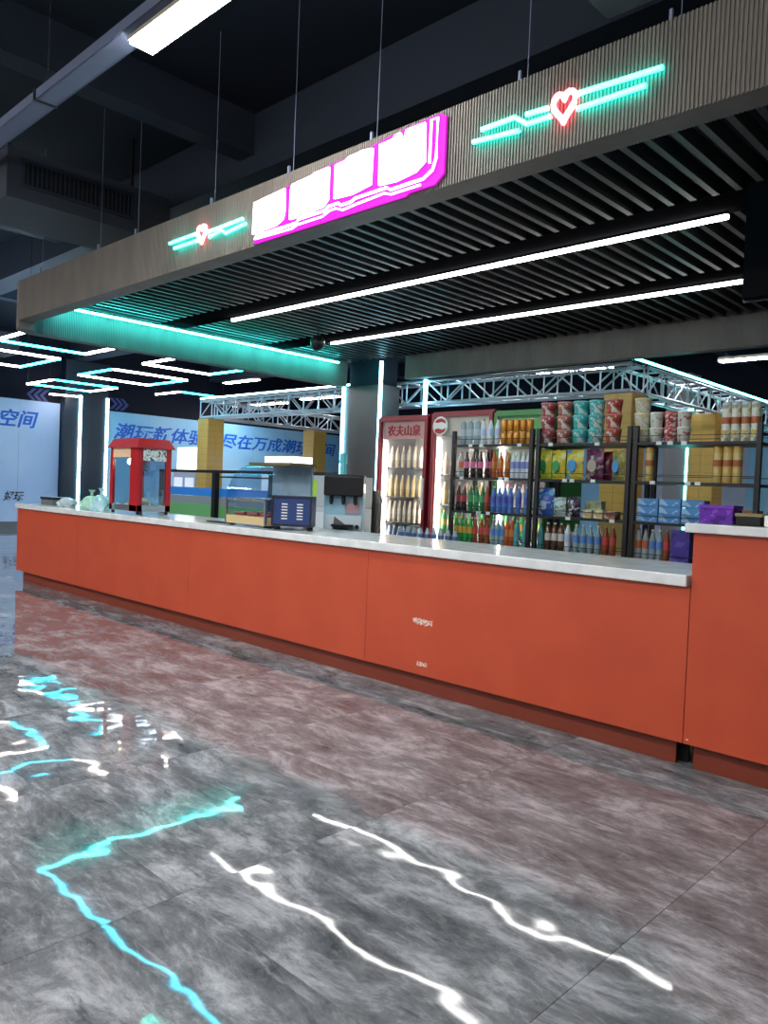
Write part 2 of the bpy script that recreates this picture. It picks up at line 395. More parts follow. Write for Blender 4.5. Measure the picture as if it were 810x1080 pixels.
def led_bar(name, label, a, b, m, w_=.032, h_=.03, house=M_black, cat='light', under=1):
    """housing with glowing underside/body between a and b (same height)"""
    a = Vector(a); b = Vector(b); t = thing(name, label, cat, ((a+b)/2)); c = (a+b)/2
    up = Vector((0, 0, (h_*.5+.008)*under))
    mk('diffuser', MB().bar(a-c, b-c, w_, h_), m, t); mk('housing', MB().bar(a-c+up, b-c+up, w_*.9, .014), house, t)
    return t
ZL = 3.415
led_bar('linear_light', 'front white linear light under the black slat soffit', (1.95, 1.82, ZL), (8.05, 1.82, ZL), M_eW)
led_bar('linear_light', 'rear white linear light under the black slat soffit', (1.9, 3.557, ZL), (7.62, 3.557, ZL), M_eW)
led_bar('light_strip', 'cyan light strip along the inner left edge of the canopy', (.90, .05, 3.382), (.90, 4.62, 3.382), emis('ice_cyan_led', (.05, .85, .80), L_CYAN), .024, .022)
led_bar('light_strip', 'cyan light strip inside the front fascia of the canopy', (.83, .03, ZL), (8.6, .03, ZL), emis('deep_cyan_led', (.05, .66, .95), L_CYAN*.38), .03, .025)

# neon heart signs on the fascia
YN = -.43
def neon(label, teal, heart):
    c = PY(*heart[0], YN); t = thing('neon_sign', label, 'neon sign', c)
    for pts in teal: mk('teal_tube', MB().tube([PY(x, y, YN)-c for x, y in pts], .013, 8), M_eTeal, t, smooth=True)
    s = heart[1]; hp = []
    for i in range(28):
        u = 2*math.pi*i/28; hx = 16*math.sin(u)**3; hz = 13*math.cos(u)-5*math.cos(2*u)-2*math.cos(3*u)-math.cos(4*u)
        hp.append((hx*s/17*.85, 0, hz*s/15))
    mk('heart_tube', MB().tube(hp, .016, 8, closed=True), M_ePink, t, smooth=True)
    for pts in teal[:2]:
        p = PY(*pts[0], YN)-c; q = PY(*pts[-1], YN)-c
        for e in (p, q): mk('standoff', MB().box(e.x-.006, e.x+.006, 0.01, -.4075-YN, e.z-.006, e.z+.006), M_wplas, t)
neon('teal neon lines with a pink heart right of the magenta sign',
     [[(508,137),(543,124),(556,131),(580,123)], [(499,150),(547,138)], [(555,121),(578,114)], [(609,99),(699,71)], [(609,115),(681,90)]], ((595,111), .078))
neon('teal neon lines with a pink heart left of the magenta sign',
     [[(179,257),(206,247)], [(184,262),(208,254)], [(219,245),(256,231)], [(221,250),(234,243),(238,246),(259,236)]], ((213,246), .07))

# magenta sign with four blown-out characters
sg = thing('shop_sign', 'magenta outlined sign with four glowing white characters', 'sign', (6.35, -.41, 3.33))
def S(u, v, d): return (u-6.35, d+.41, v-3.33)
out = [(5.44,3.15),(5.46,3.44),(5.9,3.475),(6.2,3.50),(6.6,3.515),(6.9,3.545),(7.22,3.555),(7.27,3.53),(7.27,3.2),(7.2,3.15),(7.0,3.15),(6.97,3.115),(6.75,3.11),(6.7,3.13),(6.4,3.13),(6.3,3.115),(6.0,3.13),(5.47,3.11)]
out = [(u, max(v, 3.135)) for u, v in out]
mk('backing_panel', MB().prism(out, S, -.425, -.41), M_eMag, sg)
def block(pts):
    cx_ = sum(u for u, v in pts)/len(pts); cz_ = sum(v for u, v in pts)/len(pts); pts = [(cx_+(u-cx_)*1.06, cz_+(v-cz_)*1.1) for u, v in pts]
    mk('character', MB().prism(pts, S, -.442, -.427), M_eLet, sg)
block([(5.455,3.215),(5.46,3.425),(5.62,3.435),(5.80,3.445),(5.805,3.30),(5.79,3.25),(5.72,3.225)])
block([(5.885,3.235),(5.885,3.42),(5.90,3.455),(6.10,3.465),(6.13,3.475),(6.265,3.475),(6.265,3.28),(6.22,3.245),(6.0,3.235)])
block([(6.345,3.275),(6.345,3.475),(6.44,3.48),(6.46,3.495),(6.60,3.50),(6.675,3.49),(6.67,3.285),(6.5,3.265)])
block([(6.76,3.265),(6.755,3.495),(6.86,3.50),(6.88,3.515),(6.92,3.52),(6.95,3.47),(6.965,3.52),(7.11,3.52),(7.12,3.31),(7.05,3.27),(6.9,3.255)])
zz = [(5.47,3.165),(5.49,3.185),(5.95,3.185),(5.97,3.205),(6.25,3.205),(6.28,3.225),(6.38,3.225),(6.40,3.205),(6.5,3.205),(6.54,3.22),(6.82,3.22),(6.85,3.20),(7.12,3.20),(7.19,3.235),(7.215,3.3),(7.215,3.53),(7.165,3.53),(7.165,3.28)]
mk('outline_tube', MB().tube([S(u, -0.435 if False else v, -.435) for u, v in zz], .009, 6), emis('white_neon', (1, .85, 1), 3), sg, smooth=True)
zz = [(5.47,3.165),(5.9,3.155),(5.96,3.17),(6.22,3.17),(6.3,3.195),(6.36,3.195),(6.42,3.17),(6.56,3.18),(6.8,3.19),(6.86,3.17),(7.1,3.17)]
mk('outline_tube', MB().tube([S(u, v, -.435) for u, v in zz], .007, 6), emis('white_neon', (1, .85, 1), 3), sg, smooth=True)

# dome camera under the soffit, black screen at the right end
t = thing('dome_camera', 'black dome camera hanging below the soffit near the pillar', 'camera', (2.18, 3.05, 3.30))
mk('dome', MB().lathe([(.001,-.10),(.05,-.09),(.085,-.05),(.1,0),(.1,.05),(.07,.09)], 16), M_blackm, t, smooth=True)
mk('bracket', MB().tube([(0,0,.09),(0,0,.155)], .025, 10), M_blackm, t)
t = thing('hanging_screen', 'black screen hanging under the canopy at the right edge', 'screen', (8.47, 1.0, 2.6))
mk('screen_body', MB().box(0, 1.25, 0, .05, 0, .69), mat('matt_black', (.006, .006, .007), 1, spec=0), t); mk('bezel', MB().box(-.012, 1.262, .05, .07, -.012, .702), M_blackm, t)
for x in (.35, .9): mk('hanger_rod', MB().bar((x, .03, .69), (x, .03, .86), .025), M_blackm, t)

# ------------------------------------------------------------------ pillar
t = thing('pillar', 'brown square pillar behind the bar between two cyan light strips', 'pillar', (0, 0, 0))
mk('shaft', MB().box(.70, 1.53, 4.98, 5.42, 0, 3.04), noisy('brown_pillar', (.075, .045, .045), (.09, .055, .055), 3, .35), t)
mk('upper_shaft', MB().box(.78, 1.48, 5.0, 5.40, 3.04, 4.42), M_dark, t)
for x, s in ((.69, 'left'), (1.545, 'right')):
    o = mk('light_strip', MB().box(x-.02, x+.02, 4.935, 4.975, .05, 3.40), emis('blue_cyan_strip', (.28, .80, 1), 14)); tag(o, 'vertical blue-cyan light strip on the %s edge of the brown pillar' % s, 'light strip')

# ------------------------------------------------------------------ trusses and yellow tiled posts
def truss(label, a, b, wd=.36, z0=2.77, z1=3.12, bay=.42):
    a = Vector(a); b = Vector(b); L = (b-a).length; d = (b-a)/L; s = Vector((-d.y, d.x, 0)); t = thing('truss', label, 'truss', (a.x, a.y, z0))
    H = z1-z0
    for i in (0, 1):
        for z in (0, H):
            p = s*(wd*i)+Vector((0,0,z)); mk('chord', MB().tube([p, p+d*L], .026, 8), M_truss, t, smooth=True)
    n = int(L/bay); q = L/n
    br = [MB().tube([Vector((0,0,0)), d*q+Vector((0,0,H))], .013, 6).mesh('brace', M_truss), MB().tube([Vector((0,0,H)), d*q], .013, 6).mesh('brace', M_truss)]
    vt = MB().tube([(0,0,0),(0,0,H)], .013, 6).mesh('upright', M_truss)
    cr = MB().tube([(0,0,0), s*wd], .013, 6).mesh('cross_bar', M_truss)
    for i in range(n+1):
        for k in (0, 1):
            off = s*(wd*k)
            if i < n: link('brace', br[(i+k) % 2], t, d*(q*i)+off)
            link('upright', vt, t, d*(q*i)+off); link('cross_bar', cr, t, d*(q*i)+Vector((0,0,H*k)))
    return t
truss('long aluminium box truss above the bar behind the canopy', (-4.5, 5.52, 0), (5.52, 5.52, 0))
truss('aluminium box truss running away above the right rack', (5.54, 5.95, 0), (5.54, 13.2, 0))
truss('aluminium box truss running away above the left yellow posts', (-4.14, 5.95, 0), (-4.14, 13.2, 0))
led_bar('light_strip', 'cyan light strip on top of the receding right truss', (5.54, 5.5, 3.18), (5.54, 13.2, 3.18), emis('aqua_strip', (.10, .95, .9), 14), .05, .035, cat='light strip', under=-1)
led_bar('light_strip', 'pale cyan light strip on top of the long front truss', (-4.5, 5.52, 3.178), (.55, 5.52, 3.178), emis('pale_cyan_strip', (.55, .95, 1), 12), .04, .03, cat='light strip', under=-1)
o = mk('light_strip', MB().box(2.02, 2.07, 5.455, 5.496, 2.3, 3.14), emis('blue_cyan_strip', (.28, .80, 1), 14)); tag(o, 'short vertical blue-cyan light strip above the red fridges', 'light strip')
M_ytile = mat('yellow_wall_tile', (.68, .40, .09), .3); M_ygr = mat('tan_grout', (.42, .26, .09), .7)
ph = .2
ytA = MB().box(-.002, .192, -.004, 0, 0, .125).mesh('tile', M_ytile); ytB = MB().box(0, .004, -.002, .192, 0, .125).mesh('tile', M_ytile)
def post(label, x, y, s=.40, h=2.74, zlow=1.0):
    t = thing('tiled_post', label, 'post', (x, y, 0)); mk('core', MB().box(0, s, 0, s, 0, h), M_ygr, t)
    z = h-.13
    while z > zlow:
        for k in (0, 1): link('tile', ytA, t, (.004+k*.198, 0, z)); link('tile', ytB, t, (s, .004+k*.198, z))
        z -= .13
post('yellow tiled post under the left end of the front truss', -4.55, 5.5)
post('yellow tiled post behind the middle rack under the truss corner', 5.16, 5.5)
post('yellow tiled post far left, just left of the brown pillar', -4.6, 8.55)
post('yellow tiled post seen through the right rack', 5.2, 8.2)

# ------------------------------------------------------------------ zigzag light lines over the left hall
ZG = 3.42
def grid_light(label, pts, cols):
    c = Vector((pts[0][0], pts[0][1], ZG)); t = thing('zigzag_light', label, 'light', c)
    for (a, b), k in zip(zip(pts, pts[1:]), cols):
        p = Vector((*a, ZG))-c; q = Vector((*b, ZG))-c
        mk('light_tube', MB().bar(p, q, .036, .03), M_eGridW if k == 'w' else M_eGridC, t)
    wire = MB().bar((0,0,.02), (0,0,ZC-ZG), .005).mesh('hanger_wire', M_blackm)
    for p in (pts[0], pts[-1]): link('hanger_wire', wire, t, (p[0]-c.x, p[1]-c.y, 0))
grid_light('short white light line beside the left end of the canopy', [(-2.9,.56),(-1.23,.56)], 'w')
grid_light('bent light line, cyan then white, left of the teal fascia', [(-2.5,-.3),(-2.5,1.97),(-1.25,1.97)], 'cw')
grid_light('bent white and cyan light line at the left frame edge', [(-3.45,.3),(-3.45,1.95),(-5.2,1.95),(-5.2,1.0)], 'wcw')
grid_light('closed rectangle of white and cyan light lines near the wall column', [(-7.9,3.13),(-6.5,3.13),(-6.5,4.58),(-7.85,4.58),(-7.85,3.13)], 'wcwc')
grid_light('closed rectangle of cyan and white light lines above the popcorn machine', [(-5.15,3.08),(-3.73,3.08),(-3.73,4.68),(-5.3,4.68),(-5.2,3.08)], 'cwcw')
grid_light('bent white light line under the teal fascia', [(-1.27,3.05),(-2.55,3.05),(-2.55,4.45),(-1.3,4.45)], 'wwc')
grid_light('bent light line left of the long truss', [(-6.76,5.7),(-5.65,5.7),(-5.7,6.9)], 'wc')
grid_light('short white light line against the wall column', [(-9.5,4.3),(-9.3,5.05)], 'w')

# ------------------------------------------------------------------ hall luminaires
def luminaire(label, x0, x1, y, z, m=M_eRoom, w_=.16, group=None):
    t = thing('tube_luminaire', label, 'light', ((x0+x1)/2, y, z), group); L = (x1-x0)/2
    mk('housing', MB().prism([(-w_/2-.012, .0),(w_/2+.012, 0),(w_/2+.012,.03),(w_/4,.06),(-w_/4,.06),(-w_/2-.012,.03)], lambda u, v, d: (d, u, v), -L-.01, L+.01), mat('luminaire_housing', (.5,.45,.38), .4), t)
    mk('diffuser', MB().box(-L, L, -w_/2, w_/2, -.02, -.001), m, t)
    for x in (-L*.8, L*.8): mk('hanger_wire', MB().bar((x,0,.05),(x,0,.069 if y == -1.37 else ZC-z), .005), M_blackm, t)
luminaire('white tube luminaire at the top left under the cable tray', 5.45, 6.9, -1.37, 4.17)
i = 0
for y in (-1.37, -4.4, -7.2):
    for x in (() if y > -2 else (-6.5, -4.0, -1.5, 1.0, 3.5, 6.0, 9.0) if y > -5 else (-5, -1, 3, 7, 11)):
        i += 1; luminaire('white tube luminaire over the hall in front of the bar', x, x+1.45, y, 4.17, group='tube luminaires out of the picture')
tr = thing('cable_tray', 'grey metal cable tray crossing the ceiling at the top left', 'cable tray', (0, -1.40, 4.24))
mk('tray_base', MB().box(-9.9, 13.5, -.075, .075, 0, .012), M_tray, tr)
for s in (-1, 1): mk('tray_side', MB().box(-9.9, 13.5, s*.075-.006, s*.075+.006, 0, .07), M_tray, tr)
for x in (-8, -4.5, -1, 2.3, 4.05, 7.5, 11): mk('hanger_wire', MB().bar((x, 0, .01), (x, 0, ZC-4.24), .008), M_chrome, tr)
mk('joint_plate', MB().box(4.0, 4.03, -.09, .09, -.006, .08), M_blackm, tr)
BL = [('white tube luminaire at the right edge above the racks', (755, 379), (830, 377)), ('white tube luminaire behind the right part of the long truss', (562, 392), (650, 388)),
      ('white tube luminaire behind the truss beside the pillar', (318, 421), (358, 418)), ('white tube luminaire behind the left half of the long truss', (250, 429), (300, 424))]
for lab, a, b in BL:
    p = PZ(*a, 3.72); q = PZ(*b, 3.72); luminaire(lab, p.x, q.x, (p.y+q.y)/2, 3.72, M_eBack, .14)
for x in (-8.4, -5.5, 1.5, 4.5, 8): luminaire('added white tube luminaire, out of sight, brightening the rear hall', x, x+1.5, 8.8 if x < 0 else 7.4, 4.2, M_eBack, .16, 'tube luminaires out of the picture')  # unseen extra lamps, added only to brighten the hall behind the bar
# ducts in the dark ceiling
dk = thing('air_duct', 'dark rectangular air duct with a grille at the upper left', 'air duct', (0, 0, 3.95))
M_duct = mat('dark_duct', (.035, .045, .065), .8)
mk('duct_body', MB().box(1.6, 2.55, -1.15, .55, 0, .47), M_duct, dk)
mk('grille_frame', MB().box(2.55, 2.57, -1.02, .12, .12, .15).box(2.55, 2.57, -1.02, .12, .36, .39).box(2.55, 2.57, -1.02, -.99, .15, .36).box(2.55, 2.57, .09, .12, .15, .36), M_beam, dk)
gs = MB().box(0, .012, 0, .012, .15, .36).mesh('grille_slat', M_beam)
for k in range(24): link('grille_slat', gs, dk, (2.553, -.97+k*.0445, 0))
mk('grille_dark', MB().box(2.55, 2.552, -.99, .09, .15, .36), M_black, dk)
mk('hanger_strap', MB().box(1.8, 1.83, -.9, -.87, .47, 1.05), M_blackm, dk); mk('hanger_strap', MB().box(2.3, 2.33, .2, .23, .47, 1.05), M_blackm, dk)
dk = thing('air_duct', 'long dark air duct deeper in the ceiling at the left', 'air duct', (0, 0, 3.85))
mk('duct_body', MB().box(-7.3, -6.5, -1.2, 2.4, 0, .42), M_duct, dk); mk('duct_flange', MB().box(-7.34, -6.46, -.6, -.56, -.03, .45).box(-7.34, -6.46, 1.2, 1.24, -.03, .45), M_beam, dk)
mk('hanger_strap', MB().box(-6.9, -6.87, -.5, -.47, .42, 1.15), M_blackm, dk); mk('hanger_strap', MB().box(-6.9, -6.87, 1.5, 1.53, .42, 1.15), M_blackm, dk)
cb = thing('ceiling_cassette', 'pale blue-lit ceiling box above the right end of the fascia', 'air unit', (0, 0, 4.2))
mk('casing', MB().box(7.85, 9.1, -.6, .33, 0, .24), mat('pale_casing', (.4, .55, .62), .5), cb); mk('rim', MB().box(7.83, 9.12, -.62, .35, .02, .06), M_tray, cb)
for x in (8.1, 8.9): mk('hanger_rod', MB().bar((x,-.3,.24),(x,-.3,.8), .012), M_chrome, cb)

# ------------------------------------------------------------------ popcorn machine
t = thing('popcorn_machine', 'red popcorn machine with glass sides on the bar counter', 'popcorn machine', (2.2, .13, .986))
Wp, Dp, Hp = .6, .39, .70
mk('base_tray', MB().box(0, Wp, 0, Dp, .03, .10), M_chrome, t, bev=.004)
for x, y in ((.03,.03),(Wp-.03,.03),(.03,Dp-.03),(Wp-.03,Dp-.03)):
    mk('foot', MB().lathe([(.018,0),(.018,.03)], 10), M_blackm, t, (x, y, 0))
for x0, x1, y0, y1 in ((0,.055,0,.03),(Wp-.16,Wp,0,.03),(0,.03,Dp-.03,Dp),(Wp-.03,Wp,Dp-.06,Dp)): mk('corner_post', MB().box(x0, x1, y0, y1, .03, Hp), M_red, t)
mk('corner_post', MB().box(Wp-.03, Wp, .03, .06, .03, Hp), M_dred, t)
mk('lintel', MB().box(.055, Wp-.16, .002, .028, Hp-.1, Hp), mat('warm_cream_panel', (.8, .55, .35), .5), t)
rf = [(-.03,-.03,Hp),(Wp+.03,-.03,Hp),(Wp+.03,Dp+.03,Hp),(-.03,Dp+.03,Hp),(.02,.02,Hp+.1),(Wp-.02,.02,Hp+.1),(Wp-.02,Dp-.02,Hp+.1),(.02,Dp-.02,Hp+.1)]
mk('roof', MB().add(rf, [(0,3,2,1),(4,5,6,7),(0,1,5,4),(1,2,6,5),(2,3,7,6),(3,0,4,7)]), M_red, t)
mk('glass_pane', MB().box(.055, Wp-.16, .01, .014, .1, Hp-.1), M_blueglass, t)
sg_ = mk('glass_pane', MB().box(Wp-.012, Wp-.008, .06, Dp-.06, .1, Hp), M_blueglass, t)
mk('printed_header', MB().box(Wp-.007, Wp-.004, .06, Dp-.06, Hp-.13, Hp-.01), printed('popcorn_header', (.75,.8,.78), (.03,.08,.1), (.3,.5,.5), 30), t)
mk('back_panel', MB().box(.03, Wp-.03, Dp-.012, Dp-.008, .1, Hp), M_blueglass, t)
mk('kettle', MB().lathe([(.05,0),(.085,.02),(.09,.09),(.07,.1),(.012,.13),(.012,.2)], 16), M_chrome, t, (.30, .21, Hp-.24), smooth=True)
mk('warming_bulb', MB().lathe([(.012,.06),(.03,.04),(.035,.015),(.02,0)], 12), emis('warm_bulb', (1,.72,.42), 60), t, (.22, .12, Hp-.17), smooth=True)
mk('popcorn_heap', MB().lathe([(.13,0),(.12,.03),(.08,.06),(.02,.075)], 14), noisy('popcorn', (.75,.55,.2), (.85,.78,.6), 60, .8, bump=.01), t, (.27, .2, .10))
# ------------------------------------------------------------------ things on the left half of the counter
t = thing('storage_box', 'low grey box with a dark lid on the far end of the counter', 'box', (.22, .2, .986))
mk('box_body', MB().box(0, .34, 0, .24, 0, .07), mat('grey_box', (.12,.13,.15), .5), t, bev=.005); mk('lid', MB().box(-.008, .348, -.008, .248, .071, .10), M_blackm, t)
def plastic_bag(label, m, loc, sx, sy, sz, knot=True):
    t = thing('plastic_bag', label, 'bag', loc); bm = bmesh.new(); bmesh.ops.create_icosphere(bm, subdivisions=3, radius=1)
    for v in bm.verts:
        k = 1+.14*math.sin(7*v.co.x+3*v.co.z)+.1*math.sin(9*v.co.y-4*v.co.x); z = max(v.co.z, -.62)
        v.co = Vector((v.co.x*sx*k*(1-.25*max(z,0)), v.co.y*sy*k, (z+.62)*sz))
    me = bpy.data.meshes.new('sack'); bm.to_mesh(me); bm.free(); me.materials.append(m); link('sack', me, t)
    if knot: mk('knot', MB().lathe([(.01,0),(.02,.02),(.012,.03),(.04,.07)], 9), m, t, (0, 0, sz*1.58))
plastic_bag('clear crumpled plastic bag beside the low grey box', mat('clear_poly', (.45,.55,.6), .25), (.88, .25, .986), .14, .1, .07, False)
plastic_bag('green filled plastic bag left of the popcorn machine', noisy('green_poly', (.25,.55,.4), (.5,.75,.65), 12, .3), (1.72, .16, .986), .17, .11, .1)
plastic_bag('cyan tinted plastic bag touching the popcorn machine', noisy('aqua_poly', (.25,.6,.7), (.55,.8,.85), 12, .25), (2.02, .13, .986), .11, .1, .115)
# hot food showcase
sx0, sx1, sy0, sy1 = 4.45, 5.05, .10, .62
t = thing('food_showcase', 'glass hot food showcase with curved front on the counter', 'showcase', (sx0, sy0, .986)); W_, D_, H_ = .57, .52, .56
mk('base', MB().box(0, W_, 0, D_, .02, .09), mat('wood_trim', (.55,.42,.22), .5), t, bev=.004)
for x, y in ((.04,.04),(W_-.04,.04),(.04,D_-.04),(W_-.04,D_-.04)): mk('foot', MB().lathe([(.02,0),(.02,.02)], 10), M_blackm, t, (x, y, 0))
prof = [(.0,.09),(.0,.22)]+[(.0+.26*(1-math.cos(a)), .22+.32*math.sin(a)) for a in [math.pi/2*k/8 for k in range(1, 9)]]
gv = MB()
for (y, z) in prof: gv.v += [(0, y, z), (W_, y, z)]
gv.f = [(2*i, 2*i+1, 2*i+3, 2*i+2) for i in range(len(prof)-1)]
mk('curved_glass', gv, M_blueglass, t, smooth=True)
sidep = prof+[(D_,.54),(D_,.09)]
for x in (0, W_-.005): mk('side_glass', MB().prism(sidep, lambda u, v, d: (d, u, v), x, x+.005), M_blueglass, t)
mk('top_plate', MB().box(-.01, W_+.01, .24, D_+.01, .54, .565), mat('olive_brown_plate', (.12,.09,.04), .5), t)
mk('back_panel', MB().box(.01, W_-.01, D_-.02, D_-.005, .09, .54), mat('pale_panel', (.6,.68,.74), .4), t)
mk('middle_shelf', MB().box(.01, W_-.01, .05, D_-.03, .235, .245), M_chrome, t)
mk('lower_frame', MB().box(-.006, .012, -.006, .012, .02, .24).box(W_-.012, W_+.006, -.006, .012, .02, .24).box(0, W_, -.006, .004, .22, .235), M_chrome, t)
M_saus = noisy('sausage', (.30,.03,.02), (.45,.08,.04), 20, .3)
sme = MB().tube([(0,0,0),(.02,.0,0),(.12,.0,.0),(.14,0,0)], .016, 8).mesh('hot_dog', M_saus, True)
for i in range(3):
    for j in range(4):
        tag(link('hot_dog', sme, None, (sx0+.04+i*.19, sy0+.08+j*.09, .986+.107)), 'red brown hot dog in the showcase, %s column from left, %s row from the front' % (ORD[i], ORD[j]), 'hot dog', 'hot dogs in the showcase')
# small oven
t = thing('counter_oven', 'small dark blue oven with slotted front on the counter', 'oven', (5.13, .08, .986), None, .62); M_nav = mat('navy_enamel', (.02,.045,.16), .3)
mk('casing', MB().box(0, .34, 0, .15, .03, .285), M_nav, t, bev=.006); mk('bezel', MB().box(.0,.34,-.006,0,.265,.28).box(.0,.34,-.006,0,.035,.05).box(0,.014,-.006,0,.05,.265).box(.326,.34,-.006,0,.05,.265), M_blackm, t)
for x, y in ((.03,.03),(.31,.03),(.03,.12),(.31,.12)): mk('foot', MB().lathe([(.015,0),(.015,.03)], 8), M_blackm, t, (x, y, 0))
slot = MB().box(0,.05,-.004,0,0,.009).mesh('vent_slot', M_wplas)
for x in (.085, .215):
    for k in range(6): link('vent_slot', slot, t, (x, -.0005, .09+k*.024))
# soft serve machine, ice maker, bin behind the counter
t = thing('soft_serve_machine', 'tall blue-white soft serve machine with black nozzles behind the counter', 'ice cream machine', (4.90, .86, 0), None, .75); M_ice = mat('ice_blue_side', (.35,.62,.78), .25)
mk('cabinet', MB().box(0, .36, 0, .5, .06, 1.40), M_ice, t, bev=.008)
mk('front_panel', MB().box(.012, .348, -.012, -.001, .1, 1.10), mat('frosty_panel', (.62,.70,.76), .3), t)
mk('nozzle_block', MB().box(.0, .36, -.08, -.001, 1.28, 1.46), M_black, t, bev=.012)
mk('top_cover', MB().box(0, .36, 0, .5, 1.401, 1.48), M_black, t, bev=.012)
for x in (.07, .18, .29): nz = mk('nozzle', MB().lathe([(.012,0),(.02,.03),(.02,.09)], 10), M_blackm, t, (x, -.05, 1.2)); mk('lever', MB().bar((0,-.02,.06),(0,-.09,.1), .012), M_black, nz)
mk('display', MB().box(.2, .33, -.014, -.002, 1.12, 1.22), mat('pink_grey_screen', (.5,.32,.38), .2), t)
mk('drip_tray', MB().box(.08, .28, -.12, -.012, 1.0, 1.02), M_black, t)
cone = [(.06,1.0),(.12,.86),(.2,.84),(.28,1.0)]
mk('cone_print', MB().prism([(.09,.99),(.10,1.09),(.2,1.02),(.27,.9),(.2,.88),(.1,.9)], lambda u, v, d: (u, d, v), -.014, -.012), mat('grey_print', (.12,.13,.15), .4), t)
for z in (.93, 1.0): mk('dial', MB().tube([(0,-.012,0),(0,-.03,0)], .02, 12), M_black, t, (.31, 0, z))
for x, y in ((.05,.06),(.31,.06),(.05,.44),(.31,.44)): mk('castor', MB().lathe([(.03,0),(.03,.06)], 10), M_black, t, (x, y, 0))
t = thing('ice_maker', 'white ice maker with lime green sticker beside the soft serve machine', 'ice maker', (3.98, 1.3, 0))
mk('cabinet', MB().box(0, .56, 0, .55, .0, 1.15), mat('pale_grey_enamel', (.58,.62,.68), .35), t, bev=.01); mk('upper_unit', MB().box(0, .56, .03, .55, 1.151, 1.47), mat('grey_enamel', (.45,.47,.5), .35), t, bev=.01)
mk('sticker', MB().prism([(.2,1.42),(.28,1.42),(.27,1.2),(.22,1.17)], lambda u, v, d: (u, d, v), .026, .029), mat('lime_sticker', (.45,.7,.05), .4), t)
mk('door', MB().box(.03, .53, -.012, -.001, .55, 1.1), M_white, t)
t = thing('waste_bin', 'black cylindrical bin between the soft serve machine and the fridges', 'bin', (4.02, 2.35, 0))
mk('bin_body', MB().lathe([(.12,0),(.13,.05),(.13,1.2)], 16), M_black, t, smooth=True); mk('lid', MB().lathe([(.14,1.2),(.14,1.24),(.08,1.34)], 16), M_blackm, t, smooth=True)
o = mk('cup_sleeve', MB().lathe([(.035,0),(.03,.1),(.04,.101),(.035,.2)], 10), mat('aqua_cups', (.15,.65,.75), .3), None, (4.86, 1.12, 1.481)); tag(o, 'stack of aqua paper cups on top of the soft serve machine', 'cups')

# ------------------------------------------------------------------ drinks and packets
def bottle_proto(body, label, cap, h=.25, r=.0275, neck=.35, square=False):
    me_b = MB().lathe([(r*.85,0),(r,.012),(r,h*.3),(r*.94,h*.36),(r,h*.42),(r,h*(1-neck)),(r*.42,h*.9),(r*.42,h*.955)], 10).mesh('body', body, True)
    me_l = MB().lathe([(r*1.02,h*.36),(r*1.02,h*.62)], 10, capb=False, capt=False).mesh('label', label, True)
    me_c = MB().lathe([(r*.46,h*.945),(r*.46,h)], 8).mesh('cap', cap)
    return me_b, me_l, me_c
def can_proto(body, top, h=.115, r=.033):
    return MB().lathe([(r*.85,0),(r,.008),(r,h-.01),(r*.88,h)], 12).mesh('body', body, True), MB().lathe([(r*.9,h),(r*.85,h+.003)], 12).mesh('lid', top)
def put(name, parts, label, cat, group, loc, rz=0):
    t = thing(name, label, cat, loc, group, rz)
    for pn, me in parts: link(pn, me, t)
    return t
def lq(n, c, rough=.12): return mat(n, c, rough)
B = {}
def bt_(key, body, label, cap, **kw): B[key] = bottle_proto(lq(key+'_body', body), mat(key+'_label', label, .4), mat(key+'_cap', cap, .4), **kw)
bt_('cola', (.018,.008,.008), (.75,.16,.36), (.02,.02,.02)); bt_('dark', (.02,.012,.014), (.35,.02,.04), (.5,.02,.03)); bt_('orangeade', (.55,.11,.02), (.6,.2,.05), (.6,.06,.02))
bt_('milk', (.7,.72,.78), (.25,.28,.6), (.6,.62,.7)); bt_('green', (.02,.2,.07), (.05,.35,.12), (.6,.4,.04)); bt_('lime', (.03,.32,.08), (.65,.35,.05), (.75,.4,.03))
bt_('water', (.32,.40,.45), (.1,.25,.6), (.7,.72,.75)); bt_('sport', (.10,.22,.6), (.06,.1,.45), (.55,.6,.7)); bt_('tea', (.3,.08,.03), (.55,.06,.05), (.5,.3,.06)); bt_('clear', (.42,.48,.5), (.6,.15,.08), (.15,.15,.18))
bt_('aqua', (.1,.45,.5), (.1,.35,.4), (.7,.7,.7)); bt_('jar', (.35,.48,.55), (.5,.6,.65), (.6,.62,.65), neck=.12); bt_('white', (.78,.8,.86), (.55,.6,.85), (.55,.04,.06), neck=.3); bt_('brownjar', (.12,.05,.03), (.7,.66,.6), (.75,.74,.7), neck=.2)
DESC = dict(cola='black cola bottle with pink label', dark='dark cola bottle with red cap', orangeade='orange drink bottle', milk='white and violet bottle', green='dark green bottle', lime='bright green bottle with orange cap',
            water='clear water bottle with blue label', sport='blue sports drink bottle', tea='red brown tea bottle', clear='clear bottle with red label', aqua='aqua bottle', jar='pale blue wide jar', white='white bottle with red cap', brownjar='brown jar with white label')
RX = [(5.37, 6.31, 'left'), (6.345, 7.255, 'middle'), (7.275, 8.27, 'right')]
SZ = [1.826, 1.51, 1.18, .87, .40]; SN = ['top', 'second', 'third', 'bottom visible']
RY = 2.1
